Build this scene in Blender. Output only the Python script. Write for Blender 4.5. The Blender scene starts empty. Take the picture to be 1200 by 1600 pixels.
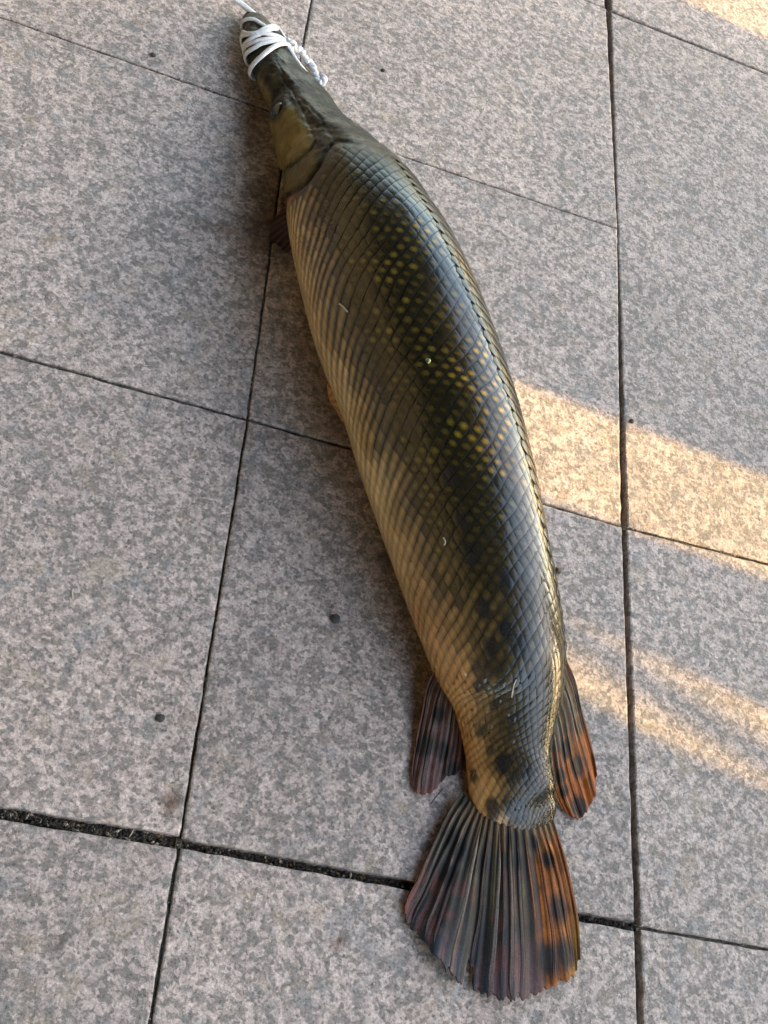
import bpy, bmesh, math, random
import numpy as np
from mathutils import Vector, Matrix, noise
random.seed(7); np.random.seed(7)
sc = bpy.context.scene
COL = sc.collection

# ---------------------------------------------------------------- camera
F = 1950.0                                   # focal length in pixels of the 1200x1600 photograph
R = np.array([[0.93124135, 0.07395419, 0.35681974],
              [0.2432749, -0.85519861, -0.45765999],
              [0.27130587, 0.51299719, -0.8143875]])      # rows: right, down, forward
CAM = np.array([-0.13109436, -1.0942166, 0.71096244])
cd = bpy.data.cameras.new('camera'); cam = bpy.data.objects.new('camera', cd); COL.objects.link(cam)
cd.sensor_fit = 'VERTICAL'; cd.sensor_height = 36; cd.lens = 36 * F / 1600
cd.clip_start = 0.02; cd.clip_end = 400
m4 = Matrix.Identity(4)
for i in range(3):
    m4[i][0] = R[0][i]; m4[i][1] = -R[1][i]; m4[i][2] = -R[2][i]; m4[i][3] = CAM[i]
cam.matrix_world = m4
sc.camera = cam

# ---------------------------------------------------------------- sky, sun, exposure
SUN_EL, SUN_AZ = math.radians(18), math.atan2(-0.085, 1.0)     # towards the sun: +X, a little -Y
w = bpy.data.worlds.new('World'); sc.world = w; w.use_nodes = True
nt = w.node_tree; bg = nt.nodes['Background']
sky = nt.nodes.new('ShaderNodeTexSky'); sky.sky_type = 'NISHITA'; sky.sun_disc = False
sky.sun_elevation = SUN_EL; sky.sun_rotation = math.pi/2 - SUN_AZ
sky.air_density = 1.0; sky.dust_density = 1.6; sky.ozone_density = 1.0
tn = nt.nodes.new('ShaderNodeMixRGB'); tn.blend_type = 'MULTIPLY'; tn.inputs[0].default_value = 1; tn.inputs[2].default_value = (1.03, .99, .90, 1)
nt.links.new(sky.outputs[0], tn.inputs[1]); nt.links.new(tn.outputs[0], bg.inputs[0]); bg.inputs[1].default_value = 0.15
sd = bpy.data.lights.new('sun', 'SUN'); sun = bpy.data.objects.new('sun', sd); COL.objects.link(sun)
sd.energy = 2.0; sd.angle = math.radians(0.5); sd.color = (1.0, 0.64, 0.20)
sv = Vector((math.cos(SUN_EL)*math.cos(SUN_AZ), math.cos(SUN_EL)*math.sin(SUN_AZ), math.sin(SUN_EL)))
sun.rotation_euler = sv.to_track_quat('Z', 'Y').to_euler()
sc.view_settings.view_transform = 'Standard'; sc.view_settings.look = 'None'
sc.view_settings.gamma = 1; sc.view_settings.exposure = 3.2
ROOF_X = .78

# ---------------------------------------------------------------- helpers
def ray(x, y):
    d = R.T @ np.array([(x-600)/F, (y-800)/F, 1.0]); return d/np.linalg.norm(d)
def at(x, y, z=0.0):
    d = ray(x, y); return CAM + d*((z-CAM[2])/d[2])
def proj(P):
    q = (P-CAM) @ R.T
    return np.stack([600+F*q[..., 0]/q[..., 2], 800+F*q[..., 1]/q[..., 2]], -1)
def smooth(a, b, x):
    t = np.clip((x-a)/(b-a), 0, 1); return t*t*(3-2*t)
def mesh(name, verts, faces, mat=None, parent=None, cols=None, smoothed=True):
    me = bpy.data.meshes.new(name)
    me.from_pydata([tuple(map(float, v)) for v in verts], [], [tuple(map(int, f)) for f in faces])
    if smoothed: me.polygons.foreach_set('use_smooth', [True]*len(me.polygons))
    if cols is not None:
        ca = me.color_attributes.new('Col', 'FLOAT_COLOR', 'POINT')
        c4 = np.ones((len(verts), 4)); c4[:, :3] = np.clip(np.asarray(cols)[:, :3], 0, 1)
        if np.asarray(cols).shape[1] > 3: c4[:, 3] = np.asarray(cols)[:, 3]
        ca.data.foreach_set('color', c4.ravel())
    me.update()
    o = bpy.data.objects.new(name, me); COL.objects.link(o)
    if mat: me.materials.append(mat)
    if parent: o.parent = parent
    return o
def tag(o, label=None, cat=None, group=None, kind=None):
    if label: o['label'] = label
    if cat: o['category'] = cat
    if group: o['group'] = group
    if kind: o['kind'] = kind
    return o
def empty(name, loc=(0, 0, 0)):
    o = bpy.data.objects.new(name, None); COL.objects.link(o); o.location = loc; o.empty_display_size = .05
    return o
def vnoise(P, scale, seed=0.0, octv=3):
    out = np.empty(len(P)); off = Vector((seed*17.3, seed*5.1, seed*9.7))
    for i, p in enumerate(P):
        out[i] = noise.fractal(Vector(p)*scale+off, 1.0, 2.0, octv)
    return out
def catmull(pts, n):
    pts = np.asarray(pts, float); P = np.vstack([2*pts[0]-pts[1], pts, 2*pts[-1]-pts[-2]])
    seg = len(pts)-1; out = []
    for t in np.linspace(0, seg-1e-9, n):
        i = int(t); f = t-i; a, b, c, d = P[i:i+4]
        out.append(.5*((2*b)+(c-a)*f+(2*a-5*b+4*c-d)*f*f+(-a+3*b-3*c+d)*f**3))
    return np.array(out)
def sub(a, b): return a-b
def unit(v): v = np.asarray(v, float); return v/np.maximum(np.linalg.norm(v, axis=-1, keepdims=True), 1e-12)

# ---------------------------------------------------------------- materials
class NB:
    def __init__(s, name):
        s.m = bpy.data.materials.new(name); s.m.use_nodes = True; s.t = s.m.node_tree; s.n = s.t.nodes
        s.b = s.n['Principled BSDF']
    def node(s, typ, **k):
        n = s.n.new(typ)
        for a, v in k.items(): setattr(n, a, v)
        return n
    def link(s, a, b): s.t.links.new(a, b)
    def noise(s, scale, detail=3, rough=.55, dist=0.0, vec=None):
        n = s.node('ShaderNodeTexNoise'); n.inputs['Scale'].default_value = scale; n.inputs['Detail'].default_value = detail
        n.inputs['Roughness'].default_value = rough; n.inputs['Distortion'].default_value = dist
        if vec: s.link(vec, n.inputs['Vector'])
        return n.outputs['Fac']
    def ramp(s, fac, stops, interp='LINEAR'):
        n = s.node('ShaderNodeValToRGB'); n.color_ramp.interpolation = interp
        e = n.color_ramp.elements
        while len(e) < len(stops): e.new(.5)
        for q, (p, c) in zip(e, stops):
            q.position = p; q.color = (*c, 1) if len(c) == 3 else c
        s.link(fac, n.inputs[0]); return n.outputs[0]
    def mix(s, fac, a, b, mode='MIX'):
        n = s.node('ShaderNodeMix', data_type='RGBA', blend_type=mode)
        for sock, v in ((n.inputs['Factor'], fac), (n.inputs['A'], a), (n.inputs['B'], b)):
            if isinstance(v, (int, float)): sock.default_value = v
            elif isinstance(v, tuple): sock.default_value = (*v, 1)
            else: s.link(v, sock)
        # colour sockets are the ones of type RGBA
        return n.outputs['Result']
    def cmix(s, fac, a, b, mode='MIX'):
        n = s.node('ShaderNodeMixRGB', blend_type=mode)
        for sock, v in ((n.inputs[0], fac), (n.inputs[1], a), (n.inputs[2], b)):
            if isinstance(v, (int, float)): sock.default_value = v
            elif isinstance(v, tuple): sock.default_value = (*v, 1)
            else: s.link(v, sock)
        return n.outputs[0]
    def math(s, op, a, b=0.0, clamp=False):
        n = s.node('ShaderNodeMath', operation=op); n.use_clamp = clamp
        for sock, v in ((n.inputs[0], a), (n.inputs[1], b)):
            if isinstance(v, (int, float)): sock.default_value = v
            else: s.link(v, sock)
        return n.outputs[0]
    def bump(s, h, strength, dist, prev=None):
        n = s.node('ShaderNodeBump'); n.inputs['Strength'].default_value = strength; n.inputs['Distance'].default_value = dist
        s.link(h, n.inputs['Height'])
        if prev: s.link(prev, n.inputs['Normal'])
        return n.outputs[0]

def granite():
    k = NB('flamed_granite'); pos = k.node('ShaderNodeNewGeometry').outputs['Position']
    info = k.node('ShaderNodeObjectInfo').outputs['Random']
    comb = k.node('ShaderNodeCombineXYZ'); k.link(k.math('MULTIPLY', info, 7.0), comb.inputs[2])
    add = k.node('ShaderNodeVectorMath', operation='ADD'); k.link(pos, add.inputs[0]); k.link(comb.outputs[0], add.inputs[1])
    v = add.outputs[0]
    vor = k.node('ShaderNodeTexVoronoi'); vor.inputs['Scale'].default_value = 330; vor.inputs['Randomness'].default_value = 1
    wv = k.node('ShaderNodeVectorMath', operation='MULTIPLY_ADD'); nn_ = k.node('ShaderNodeTexNoise'); nn_.inputs['Scale'].default_value = 400; k.link(v, nn_.inputs['Vector']); k.link(nn_.outputs['Color'], wv.inputs[0]); wv.inputs[1].default_value = (.003, .003, .003); k.link(v, wv.inputs[2]); k.link(wv.outputs[0], vor.inputs['Vector'])
    cs = k.node('ShaderNodeSeparateColor'); k.link(vor.outputs['Color'], cs.inputs[0]); cell = cs.outputs[0]
    mo = k.noise(125, 6, .7, .1, v); mott = k.math('ADD', k.math('MULTIPLY', mo, .78), k.math('MULTIPLY', cell, .22))                       # feldspar / quartz blotches, 5-9 mm
    c = k.ramp(mott, [(.38, (.185, .168, .155)), (.47, (.250, .222, .204)), (.52, (.365, .312, .286)), (.62, (.44, .378, .348)), (.74, (.51, .445, .41))])
    tint = k.noise(48, 3, .6, 0, v)
    c = k.cmix(1.0, c, (1.10, 1.05, .995), 'MULTIPLY')
    c = k.cmix(k.ramp(tint, [(.58, (0, 0, 0)), (.68, (.45, .45, .45))]), c, (.36, .285, .20))
    tint2 = k.noise(60, 3, .6, 0, k_off(k, v, 3.1))
    c = k.cmix(k.ramp(tint2, [(.55, (0, 0, 0)), (.7, (.5, .5, .5))]), c, (.19, .205, .20))
    fine = k.noise(520, 5, .72, .1, v)
    c = k.cmix(.75, c, k.ramp(fine, [(.34, (.08, .08, .08)), (.43, (.72, .72, .72)), (.54, (1.0, 1.0, 1.0)), (.66, (1.55, 1.55, 1.55))]), 'MULTIPLY')
    speck = k.node('ShaderNodeTexVoronoi'); speck.inputs['Scale'].default_value = 190; k.link(v, speck.inputs['Vector'])
    sp = k.math('MULTIPLY', k.math('LESS_THAN', speck.outputs['Distance'], .17), k.math('GREATER_THAN', k.noise(37, 2, .5, 0, v), .56))
    c = k.cmix(k.math('MULTIPLY', sp, .55), c, (.05, .045, .04))
    big = k.noise(9, 3, .5, 0, v)
    c = k.cmix(.6, c, k.ramp(k.math('ADD', big, k.math('MULTIPLY', k.math('SUBTRACT', info, .5), .30)), [(.3, (.78, .79, .80)), (.7, (1.16, 1.14, 1.12))]), 'MULTIPLY')
    # damp brown stain and painted soft shade along the fish's left, plus small stains
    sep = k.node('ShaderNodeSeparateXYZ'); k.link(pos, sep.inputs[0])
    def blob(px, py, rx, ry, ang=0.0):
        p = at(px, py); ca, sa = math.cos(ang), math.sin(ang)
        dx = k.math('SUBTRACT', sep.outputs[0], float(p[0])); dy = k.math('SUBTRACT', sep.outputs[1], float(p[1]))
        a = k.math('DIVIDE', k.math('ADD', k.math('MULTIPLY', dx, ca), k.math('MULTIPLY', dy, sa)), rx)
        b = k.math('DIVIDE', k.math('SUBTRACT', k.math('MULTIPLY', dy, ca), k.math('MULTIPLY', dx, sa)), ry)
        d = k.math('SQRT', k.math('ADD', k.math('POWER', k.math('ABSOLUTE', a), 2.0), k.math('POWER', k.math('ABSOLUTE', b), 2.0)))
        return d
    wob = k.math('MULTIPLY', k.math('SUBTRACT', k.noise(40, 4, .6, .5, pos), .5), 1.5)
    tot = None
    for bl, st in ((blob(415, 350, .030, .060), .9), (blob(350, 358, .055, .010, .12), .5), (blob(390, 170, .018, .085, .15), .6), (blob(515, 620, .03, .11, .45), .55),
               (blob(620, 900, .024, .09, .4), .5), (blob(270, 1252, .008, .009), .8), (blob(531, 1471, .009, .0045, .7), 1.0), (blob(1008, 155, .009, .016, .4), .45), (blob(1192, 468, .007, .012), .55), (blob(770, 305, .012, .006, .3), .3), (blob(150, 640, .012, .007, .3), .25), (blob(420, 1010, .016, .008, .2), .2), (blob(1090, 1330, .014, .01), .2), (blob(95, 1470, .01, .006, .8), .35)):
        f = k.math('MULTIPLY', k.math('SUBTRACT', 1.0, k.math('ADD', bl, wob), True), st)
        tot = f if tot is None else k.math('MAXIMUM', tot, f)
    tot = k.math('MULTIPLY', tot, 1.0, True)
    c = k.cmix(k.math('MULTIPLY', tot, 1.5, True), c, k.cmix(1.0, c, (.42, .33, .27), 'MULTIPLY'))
    # sooty dirt in shallow pits
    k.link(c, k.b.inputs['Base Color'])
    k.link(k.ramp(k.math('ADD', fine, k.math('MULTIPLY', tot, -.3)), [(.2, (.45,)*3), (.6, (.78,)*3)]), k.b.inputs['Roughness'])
    n1 = k.bump(mott, .7, .0028)
    n2 = k.bump(fine, .6, .0011, n1)
    k.link(n2, k.b.inputs['Normal']); k.b.inputs['Specular IOR Level'].default_value = .35
    return k.m
def k_off(k, v, z):
    a = k.node('ShaderNodeVectorMath', operation='ADD'); k.link(v, a.inputs[0]); a.inputs[1].default_value = (z, z*2, z*.7); return a.outputs[0]

def attr_mat(name, rough, coat=0.0, coat_r=.15, bump=(900, .25, .0004), spec=.5, vary=.1, dry=False):
    k = NB(name); a = k.node('ShaderNodeAttribute', attribute_name='Col')
    pos = k.node('ShaderNodeNewGeometry').outputs['Position']
    n = k.noise(bump[0], 4, .6, .2, pos)
    c = k.cmix(1.0, a.outputs['Color'], k.ramp(n, [(.25, (1-vary*2,)*3), (.75, (1+vary*2,)*3)]), 'MULTIPLY')
    k.link(c, k.b.inputs['Base Color'])
    k.link(k.ramp(k.noise(bump[0]*.35, 3, .6, 0, pos), [(.3, (rough*.75,)*3), (.7, (min(1, rough*1.25),)*3)]), k.b.inputs['Roughness'])
    k.b.inputs['Coat Weight'].default_value = coat; k.b.inputs['Coat Roughness'].default_value = coat_r
    k.b.inputs['Specular IOR Level'].default_value = spec
    if dry:            # alpha of the colour attribute = wetness (1 wet scales, 0 the matt bone of the head)
        r_ = k.b.inputs['Roughness'].links[0].from_socket
        k.link(k.math('ADD', r_, k.math('MULTIPLY', k.math('SUBTRACT', 1.0, a.outputs['Alpha']), .16), True), k.b.inputs['Roughness'])
        k.link(k.math('MULTIPLY', a.outputs['Alpha'], coat*.4), k.b.inputs['Coat Weight'])
        k.link(k.math('ADD', k.math('MULTIPLY', a.outputs['Alpha'], spec-.14), .14), k.b.inputs['Specular IOR Level'])
    k.link(k.bump(n, bump[1], bump[2]), k.b.inputs['Normal'])
    return k.m
def plain(name, col, rough=.7, bump=(300, .4, .001), vary=.2):
    k = NB(name); pos = k.node('ShaderNodeNewGeometry').outputs['Position']
    n = k.noise(bump[0], 4, .6, .2, pos)
    k.link(k.ramp(n, [(.25, tuple(x*(1-vary) for x in col)), (.75, tuple(min(1, x*(1+vary)) for x in col))]), k.b.inputs['Base Color'])
    k.b.inputs['Roughness'].default_value = rough
    k.link(k.bump(n, bump[1], bump[2]), k.b.inputs['Normal']); return k.m

M_GRANITE = granite()
M_SKIN = attr_mat('wet_skin', .34, .35, .18, (700, .5, .0008), .26, .16, dry=True)
M_SCALE = attr_mat('ganoid_scale', .20, .25, .10, (1500, .25, .0002), .58, .12, dry=True)
M_FIN = attr_mat('wet_fin', .40, .05, .12, (900, .4, .0005), .14, .2)
M_BED = plain('joint_dirt', (.028, .026, .022), .95, (500, .8, .002), .5)
M_CORD = plain('white_cord', (.56, .57, .57), .85, (700, .9, .0009), .28)

# ---------------------------------------------------------------- paving: bed, slabs
G = .3
pave = mesh('pavement', [(-6, -7, -.012), (6, -7, -.012), (6, 5, -.012), (-6, 5, -.012)], [(0, 1, 2, 3)], M_BED, smoothed=False)
tag(pave, kind='structure')
def jpt(u, v):
    """corner where the vertical joint u meets the horizontal joint v"""
    fixed = {(1, 0): (951, 15), (1, 1): (969, 359), (1, 2): (976, 823), (1, 3): (997, 1448), (0, 2): (387, 655), (0, 3): (281, 1316), (0, 1): (452, 184)}
    if (u, v) in fixed: return at(*fixed[(u, v)])[:2]
    jit = random.Random(u*91+v*7)
    return np.array([G*u+jit.uniform(-.001, .001), -G*v+jit.uniform(-.0012, .0012)])
VHALF = {0: .0014, 1: .0030}
def vhalf(u, v):      # half width of vertical joint u between rows v, v+1
    if u == 1: return {-1: .0040, 0: .0030, 1: .0027, 2: .0024, 3: .0024}.get(v, .0025)
    if u == 0: return {0: .0005, 1: .0008, 2: .0008, 3: .0011, -1: .0005}.get(v, .0015)
    return .0016
def hhalf(v, u):      # half width of horizontal joint v between columns u, u+1
    return {(3, -1): .0037, (3, 0): .0028, (3, 1): .0010, (2, -1): .0013, (2, 0): .0011, (2, 1): .0006, (1, 0): .0006, (1, -1): .0009,
            (0, 1): .0021, (0, 0): .0009}.get((v, u), .0016)
def slab(u, v, rows=1):
    a, b = jpt(u, v), jpt(u+1, v); c, d = jpt(u+1, v+rows), jpt(u, v+rows)
    if (u, v) == (0, 1): pass
    jit = random.Random(u*13+v*101)
    lx, rx = vhalf(u, v), vhalf(u+1, v); ty, by = hhalf(v, u), hhalf(v+rows, u)
    a = a+np.array([lx, -ty]); b = b+np.array([-rx, -ty]); c = c+np.array([-rx, by]); d = d+np.array([lx, by])
    z = jit.uniform(-.0006, .0006); tilt = (jit.uniform(-.002, .002), jit.uniform(-.002, .002))
    near = -2 <= u <= 2 and -2 <= v <= 4
    n = 60 if near else 6
    ring = []
    for p, q in ((a, b), (b, c), (c, d), (d, a)):
        for i in range(n):
            t = i/n; e = p+(q-p)*t; nrm = np.array([-(q-p)[1], (q-p)[0]]); nrm /= np.linalg.norm(nrm)
            if near and i:
                k = noise.noise(Vector((e[0]*90, e[1]*90, u+v*3.3)))*.0007+noise.noise(Vector((e[0]*300, e[1]*300, 5+u)))*.0004
                e = e - nrm*k
            ring.append(e)
    ring = np.array(ring); cen = ring.mean(0); N = len(ring)
    V = []; 
    def lay(r, zz): 
        for p in r: V.append((p[0], p[1], zz+z+tilt[0]*(p[0]-cen[0])+tilt[1]*(p[1]-cen[1])))
    dirs = np.roll(ring, -1, 0)-np.roll(ring, 1, 0); inn = unit(np.stack([dirs[:, 1], -dirs[:, 0]], 1))*1.0
    if ((cen-ring)*inn).sum() < 0: inn = -inn
    chip = np.array([.0009+.0007*noise.noise(Vector((p[0]*160, p[1]*160, 9))) for p in ring])[:, None]
    lay(ring, -.028); lay(ring, -.0012); lay(ring+inn*chip*.5, -.0004); lay(ring+inn*chip*1.7, 0)
    V.append((cen[0], cen[1], z))
    Fc = []
    for L in range(3):
        for i in range(N):
            j = (i+1) % N; Fc.append((L*N+i, (L+1)*N+i, (L+1)*N+j, L*N+j))
    for i in range(N): Fc.append((3*N+i, 4*N, 3*N+(i+1) % N))
    # orient
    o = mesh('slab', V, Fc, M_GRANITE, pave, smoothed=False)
    bm = bmesh.new(); bm.from_mesh(o.data); bmesh.ops.recalc_face_normals(bm, faces=bm.faces); bm.to_mesh(o.data); bm.free()
    return o
for u in range(-5, 7):
    v = -6
    while v < 6:
        if u == 1 and v == 0: slab(u, 0, 2); v = 2; continue
        slab(u, v); v += 1
# ground beyond the slabs
g = mesh('ground', [(-60, -60, -.016), (60, -60, -.016), (60, 60, -.016), (-60, 60, -.016)], [(0, 1, 2, 3)], plain('pale_ground', (.22, .2, .19), .9, (4, .2, .01), .2), smoothed=False)
tag(g, kind='structure')

# ---------------------------------------------------------------- the fish: stations fitted to the place
# left / right outline points of the body at matching stations, tip of the snout first
PAIRS = [((374, 9), (398, -9)), ((376, 30), (416, 11)), ((379, 56), (434, 38)), ((385, 88), (452, 62)), ((396, 122), (474, 96)), ((406, 152), (498, 126)),
         ((415, 192), (528, 160)), ((427, 234), (562, 196)), ((438, 268), (594, 228)), ((443, 312), (630, 266)), ((449, 362), (664, 310)), ((460, 420), (698, 362)),
         ((475, 480), (728, 410)), ((493, 545), (757, 472)), ((514, 602), (781, 530)), ((537, 660), (803, 596)), ((560, 735), (823, 668)),
         ((585, 805), (841, 745)), ((612, 880), (854, 820)), ((638, 950), (866, 892)), ((658, 1000), (874, 950)), ((676, 1043), (879, 1004)),
         ((697, 1080), (873, 1046)), ((714, 1116), (862, 1090)), ((724, 1156), (853, 1132)), ((728, 1196), (853, 1172)), ((730, 1232), (858, 1212)),
         ((738, 1262), (866, 1250)), ((754, 1288), (878, 1284)), ((772, 1308), (880, 1303))]
NP_ = len(PAIRS)
#            idx:   dorso-ventral / lateral half-size ratio, roll of the back towards +X (deg)
def lerp_keys(keys, x): return np.interp(x, [k[0] for k in keys], [k[1] for k in keys])
RATIO = [(0, .55), (3, .62), (6, .78), (8, .92), (11, 1.05), (16, 1.12), (20, 1.2), (23, 1.5), (25, 2.0), (26, 2.8), (28, 5.0), (29, 9.0)]
ROLL = [(0, 14), (4, 16), (8, 21), (11, 22), (13.5, 21), (15.5, 26), (16.5, 31), (18, 39), (20, 50), (24, 64), (29, 82)]
st_c = np.zeros((NP_, 3)); st_r = np.zeros(NP_)
mid = np.array([(np.array(a)+np.array(b))/2 for a, b in PAIRS])
cen = np.array([at(*m, .05) for m in mid]); rad = np.full(NP_, .04)
for it in range(12):
    tan = np.gradient(cen, axis=0); tan[:, 2] *= .5; tan = unit(tan)
    newc = cen.copy(); newr = rad.copy()
    for i, (Lp, Rp) in enumerate(PAIRS):
        T = tan[i]; Z = np.array([0, 0, 1.]); N = unit(np.cross(T, Z)); N = N*(1 if N[0] > 0 else -1); U = np.cross(N, T); U *= np.sign(U[2])
        q = lerp_keys(RATIO, i); ro = math.radians(lerp_keys(ROLL, i))
        D = U*math.cos(ro)+N*math.sin(ro); S = N*math.cos(ro)-U*math.sin(ro)
        a_ = math.sqrt(q); b_ = 1/math.sqrt(q)
        sup = lambda n: math.sqrt((a_*(D@n))**2+(b_*(S@n))**2)
        hz = sup(Z)*.96
        def f(x):
            r, off = x; c = cen[i]+N*off; c = c.copy(); c[2] = hz*r
            out = []
            for P, sg in ((Lp, -1), (Rp, 1)):
                d = ray(*P); n = unit(np.cross(T, d)); n = n if n@N > 0 else -n
                out.append((CAM-c)@n - sg*sup(n)*r)
            return np.array(out), c
        x = np.array([rad[i], 0.0])
        for _ in range(6):
            y0, _c = f(x); J = np.stack([(f(x+np.eye(2)[k]*1e-6)[0]-y0)/1e-6 for k in range(2)], 1); x = x-np.linalg.solve(J, y0)
        newr[i] = x[0]; newc[i] = f(x)[1]
    # smooth along lightly
    cen = newc; rad = newr
print('radii mm', (rad*1000).round(0))
print('centre z', (cen[:, 2]*1000).round(0))
# dense spine
NS, NT = 460, 200
idx = np.linspace(0, NP_-1, NS)
CC = catmull(cen, NS); RR = catmull(rad[:, None], NS)[:, 0]
arc = np.concatenate([[0], np.cumsum(np.linalg.norm(np.diff(CC, axis=0), axis=1))]); LEN = arc[-1]
print('length', LEN)
# resample to even arc length
sa = np.linspace(0, LEN, NS)
idx = np.interp(sa, arc, idx); CC = np.stack([np.interp(sa, arc, CC[:, k]) for k in range(3)], 1); RR = np.interp(sa, arc, RR)
TT = unit(np.gradient(CC, axis=0))
ZZ = np.array([0, 0, 1.])
NN = np.cross(TT, ZZ); NN *= np.sign(NN[:, :1]); NN = unit(NN); UU = np.cross(NN, TT); UU *= np.sign(UU[:, 2:])
def sm_(a, n=31):
    p = np.pad(a, n, mode='edge'); k = np.hanning(n); return np.convolve(p, k/k.sum(), 'same')[n:-n]
qq = sm_(lerp_keys(RATIO, idx)); ro = sm_(np.radians(lerp_keys(ROLL, idx)), 61)
DD = UU*np.cos(ro)[:, None]+NN*np.sin(ro)[:, None]; SS = NN*np.cos(ro)[:, None]-UU*np.sin(ro)[:, None]
AA = RR*np.sqrt(qq); BB = RR/np.sqrt(qq)
# rounded snout: first few mm close up
capf = np.sqrt(np.clip(1-(1-np.clip(sa/.012, 0, 1))**2, .0, 1)); 
AA = AA*np.maximum(capf, .02); BB = BB*np.maximum(capf, .02)
def surf_grid(si, th):
    """si: float index into the spine, th: 0 dorsal, >0 towards the fish's left (the side facing us), pi belly"""
    si = np.clip(si, 0, NS-1.001); i = si.astype(int); f = (si-i)[..., None]
    g = lambda A: A[i]*(1-f)+A[i+1]*f if A.ndim == 2 else (A[i]*(1-f[..., 0])+A[i+1]*f[..., 0])[..., None]
    c, D, S, a, b = g(CC), g(DD), g(SS), g(AA), g(BB)
    ct, s_ = np.cos(th)[..., None], np.sin(th)[..., None]
    # belly a little flatter and back a little keeled
    ex = .99+.012*np.cos(2*th)[..., None]
    P = c + D*(a*ct*ex) - S*(b*s_*ex)
    # rest on the ground: flatten what would sink in
    P[..., 2] = np.where(P[..., 2] < .0012, .0012+(P[..., 2]-.0012)*.08, P[..., 2])
    return P
gi, gt = np.meshgrid(np.arange(NS, dtype=float), np.linspace(-np.pi, np.pi, NT, endpoint=False), indexing='ij')
PG = surf_grid(gi, gt)
def normals(P):
    ds = np.gradient(P, axis=0); dt = (np.roll(P, -1, 1)-np.roll(P, 1, 1))/2
    n = unit(np.cross(ds, dt)); c = CC[:, None, :]
    s = np.sign(((P-c)*n).sum(-1).mean()); return n*s
NG = normals(PG)
# arc-length coordinate around the section from the dorsal line, signed
seg = np.linalg.norm(np.diff(np.concatenate([PG, PG[:, :1]], 1), axis=1), axis=2)
cum = np.concatenate([np.zeros((NS, 1)), np.cumsum(seg, 1)], 1)
WG = cum[:, :NT]-cum[:, NT//2:NT//2+1]; HALF = cum[:, NT]/2
PXG = proj(PG); FRONT = ((CAM-PG)*NG).sum(-1) > 0
def pick(x, y):
    d = (PXG[..., 0]-x)**2+(PXG[..., 1]-y)**2+np.where(FRONT, 0, 1e9)
    k = np.unravel_index(np.argmin(d), d.shape); return k
def pick_sw(x, y):
    k = pick(x, y); return sa[k[0]], WG[k], gt[k]
def spos(s, w):
    """surface point and normal at arc s and signed girth distance w (arrays)"""
    s = np.asarray(s, float); w = np.asarray(w, float)
    si = np.clip(s/LEN*(NS-1), 0, NS-1.001); i = si.astype(int); f = si-i
    th = np.empty_like(w)
    half = HALF[i]*(1-f)+HALF[i+1]*f
    ww = (w+half) % (2*half)-half
    # invert arc -> theta by table (per row interpolation)
    for k in range(len(w.ravel())):
        r = i.ravel()[k]; th.ravel()[k] = np.interp(ww.ravel()[k], np.append(WG[r], HALF[r]), np.append(gt[r], np.pi))
    P = surf_grid(si, th)
    e = 1e-3
    a = surf_grid(si+.5, th)-surf_grid(si-.5, th); b = surf_grid(si, th+e*5)-surf_grid(si, th-e*5)
    n = unit(np.cross(a, b)); 
    n = n*np.where(((P-CC[i])*n).sum(-1) < 0, -1, 1)[..., None]
    return P, n, th, half

# --- feature lines located on the surface
def line_sw(pts, n=14):
    q = catmull(pts, n) if len(pts) > 2 else np.array(pts, float)
    return np.array([(lambda r: (r[0], abs(r[1])))(pick_sw(x, y)) for x, y in q])
def dist_line(S, W, L):
    P = np.stack([S, np.abs(W)], -1).reshape(-1, 2); best = np.full(len(P), 9.)
    for a, b in zip(L[:-1], L[1:]):
        ab = b-a; t = np.clip(((P-a)@ab)/max(ab@ab, 1e-12), 0, 1); best = np.minimum(best, np.linalg.norm(P-(a+t[:, None]*ab), axis=1))
    return best.reshape(S.shape)
def in_poly(S, W, poly):
    P = np.stack([S, np.abs(W)], -1); ins = np.zeros(S.shape, bool); n = len(poly)
    for i in range(n):
        a, b = poly[i], poly[(i+1) % n]
        c = ((a[1] > P[..., 1]) != (b[1] > P[..., 1])) & (P[..., 0] < (b[0]-a[0])*(P[..., 1]-a[1])/(b[1]-a[1]+1e-12)+a[0]); ins ^= c
    return ins
def soft_poly(S, W, poly, e):
    d = dist_line(S, W, np.vstack([poly, poly[:1]])); ins = in_poly(S, W, poly)
    return smooth(-e, e, np.where(ins, d, -d))
SG = np.repeat(sa[:, None], NT, 1)
L_cheek = line_sw([(441, 267), (460, 256), (476, 241), (487, 230), (492, 220)])
L_gill = line_sw([(445, 309), (462, 298), (480, 283), (493, 266), (503, 249), (509, 236), (520, 226)])
L_jaw = line_sw([(381, 45), (388, 90), (398, 120), (408, 150), (418, 185), (428, 215)])
L_skull = line_sw([(440, 120), (460, 150), (474, 175), (486, 205), (496, 225)])
L_s2 = line_sw([(462, 150), (492, 178), (512, 205), (524, 223)]); L_s3 = line_sw([(432, 96), (447, 125), (460, 150), (447, 168)]); L_s4 = line_sw([(430, 192), (444, 170), (462, 150)])
P_cheek = line_sw([(420, 192), (430, 186), (447, 168), (463, 172), (473, 195), (488, 218), (480, 238), (458, 254), (441, 264), (430, 238)], 30)
P_oper = line_sw([(442, 270), (462, 259), (480, 243), (492, 232), (497, 245), (488, 268), (470, 287), (448, 303), (441, 290)], 30)
P_jaw = line_sw([(402, 118), (412, 130), (424, 150), (420, 185), (414, 178), (406, 150)], 20)
eye_s, eye_w, eye_t = pick_sw(433, 170)
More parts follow.
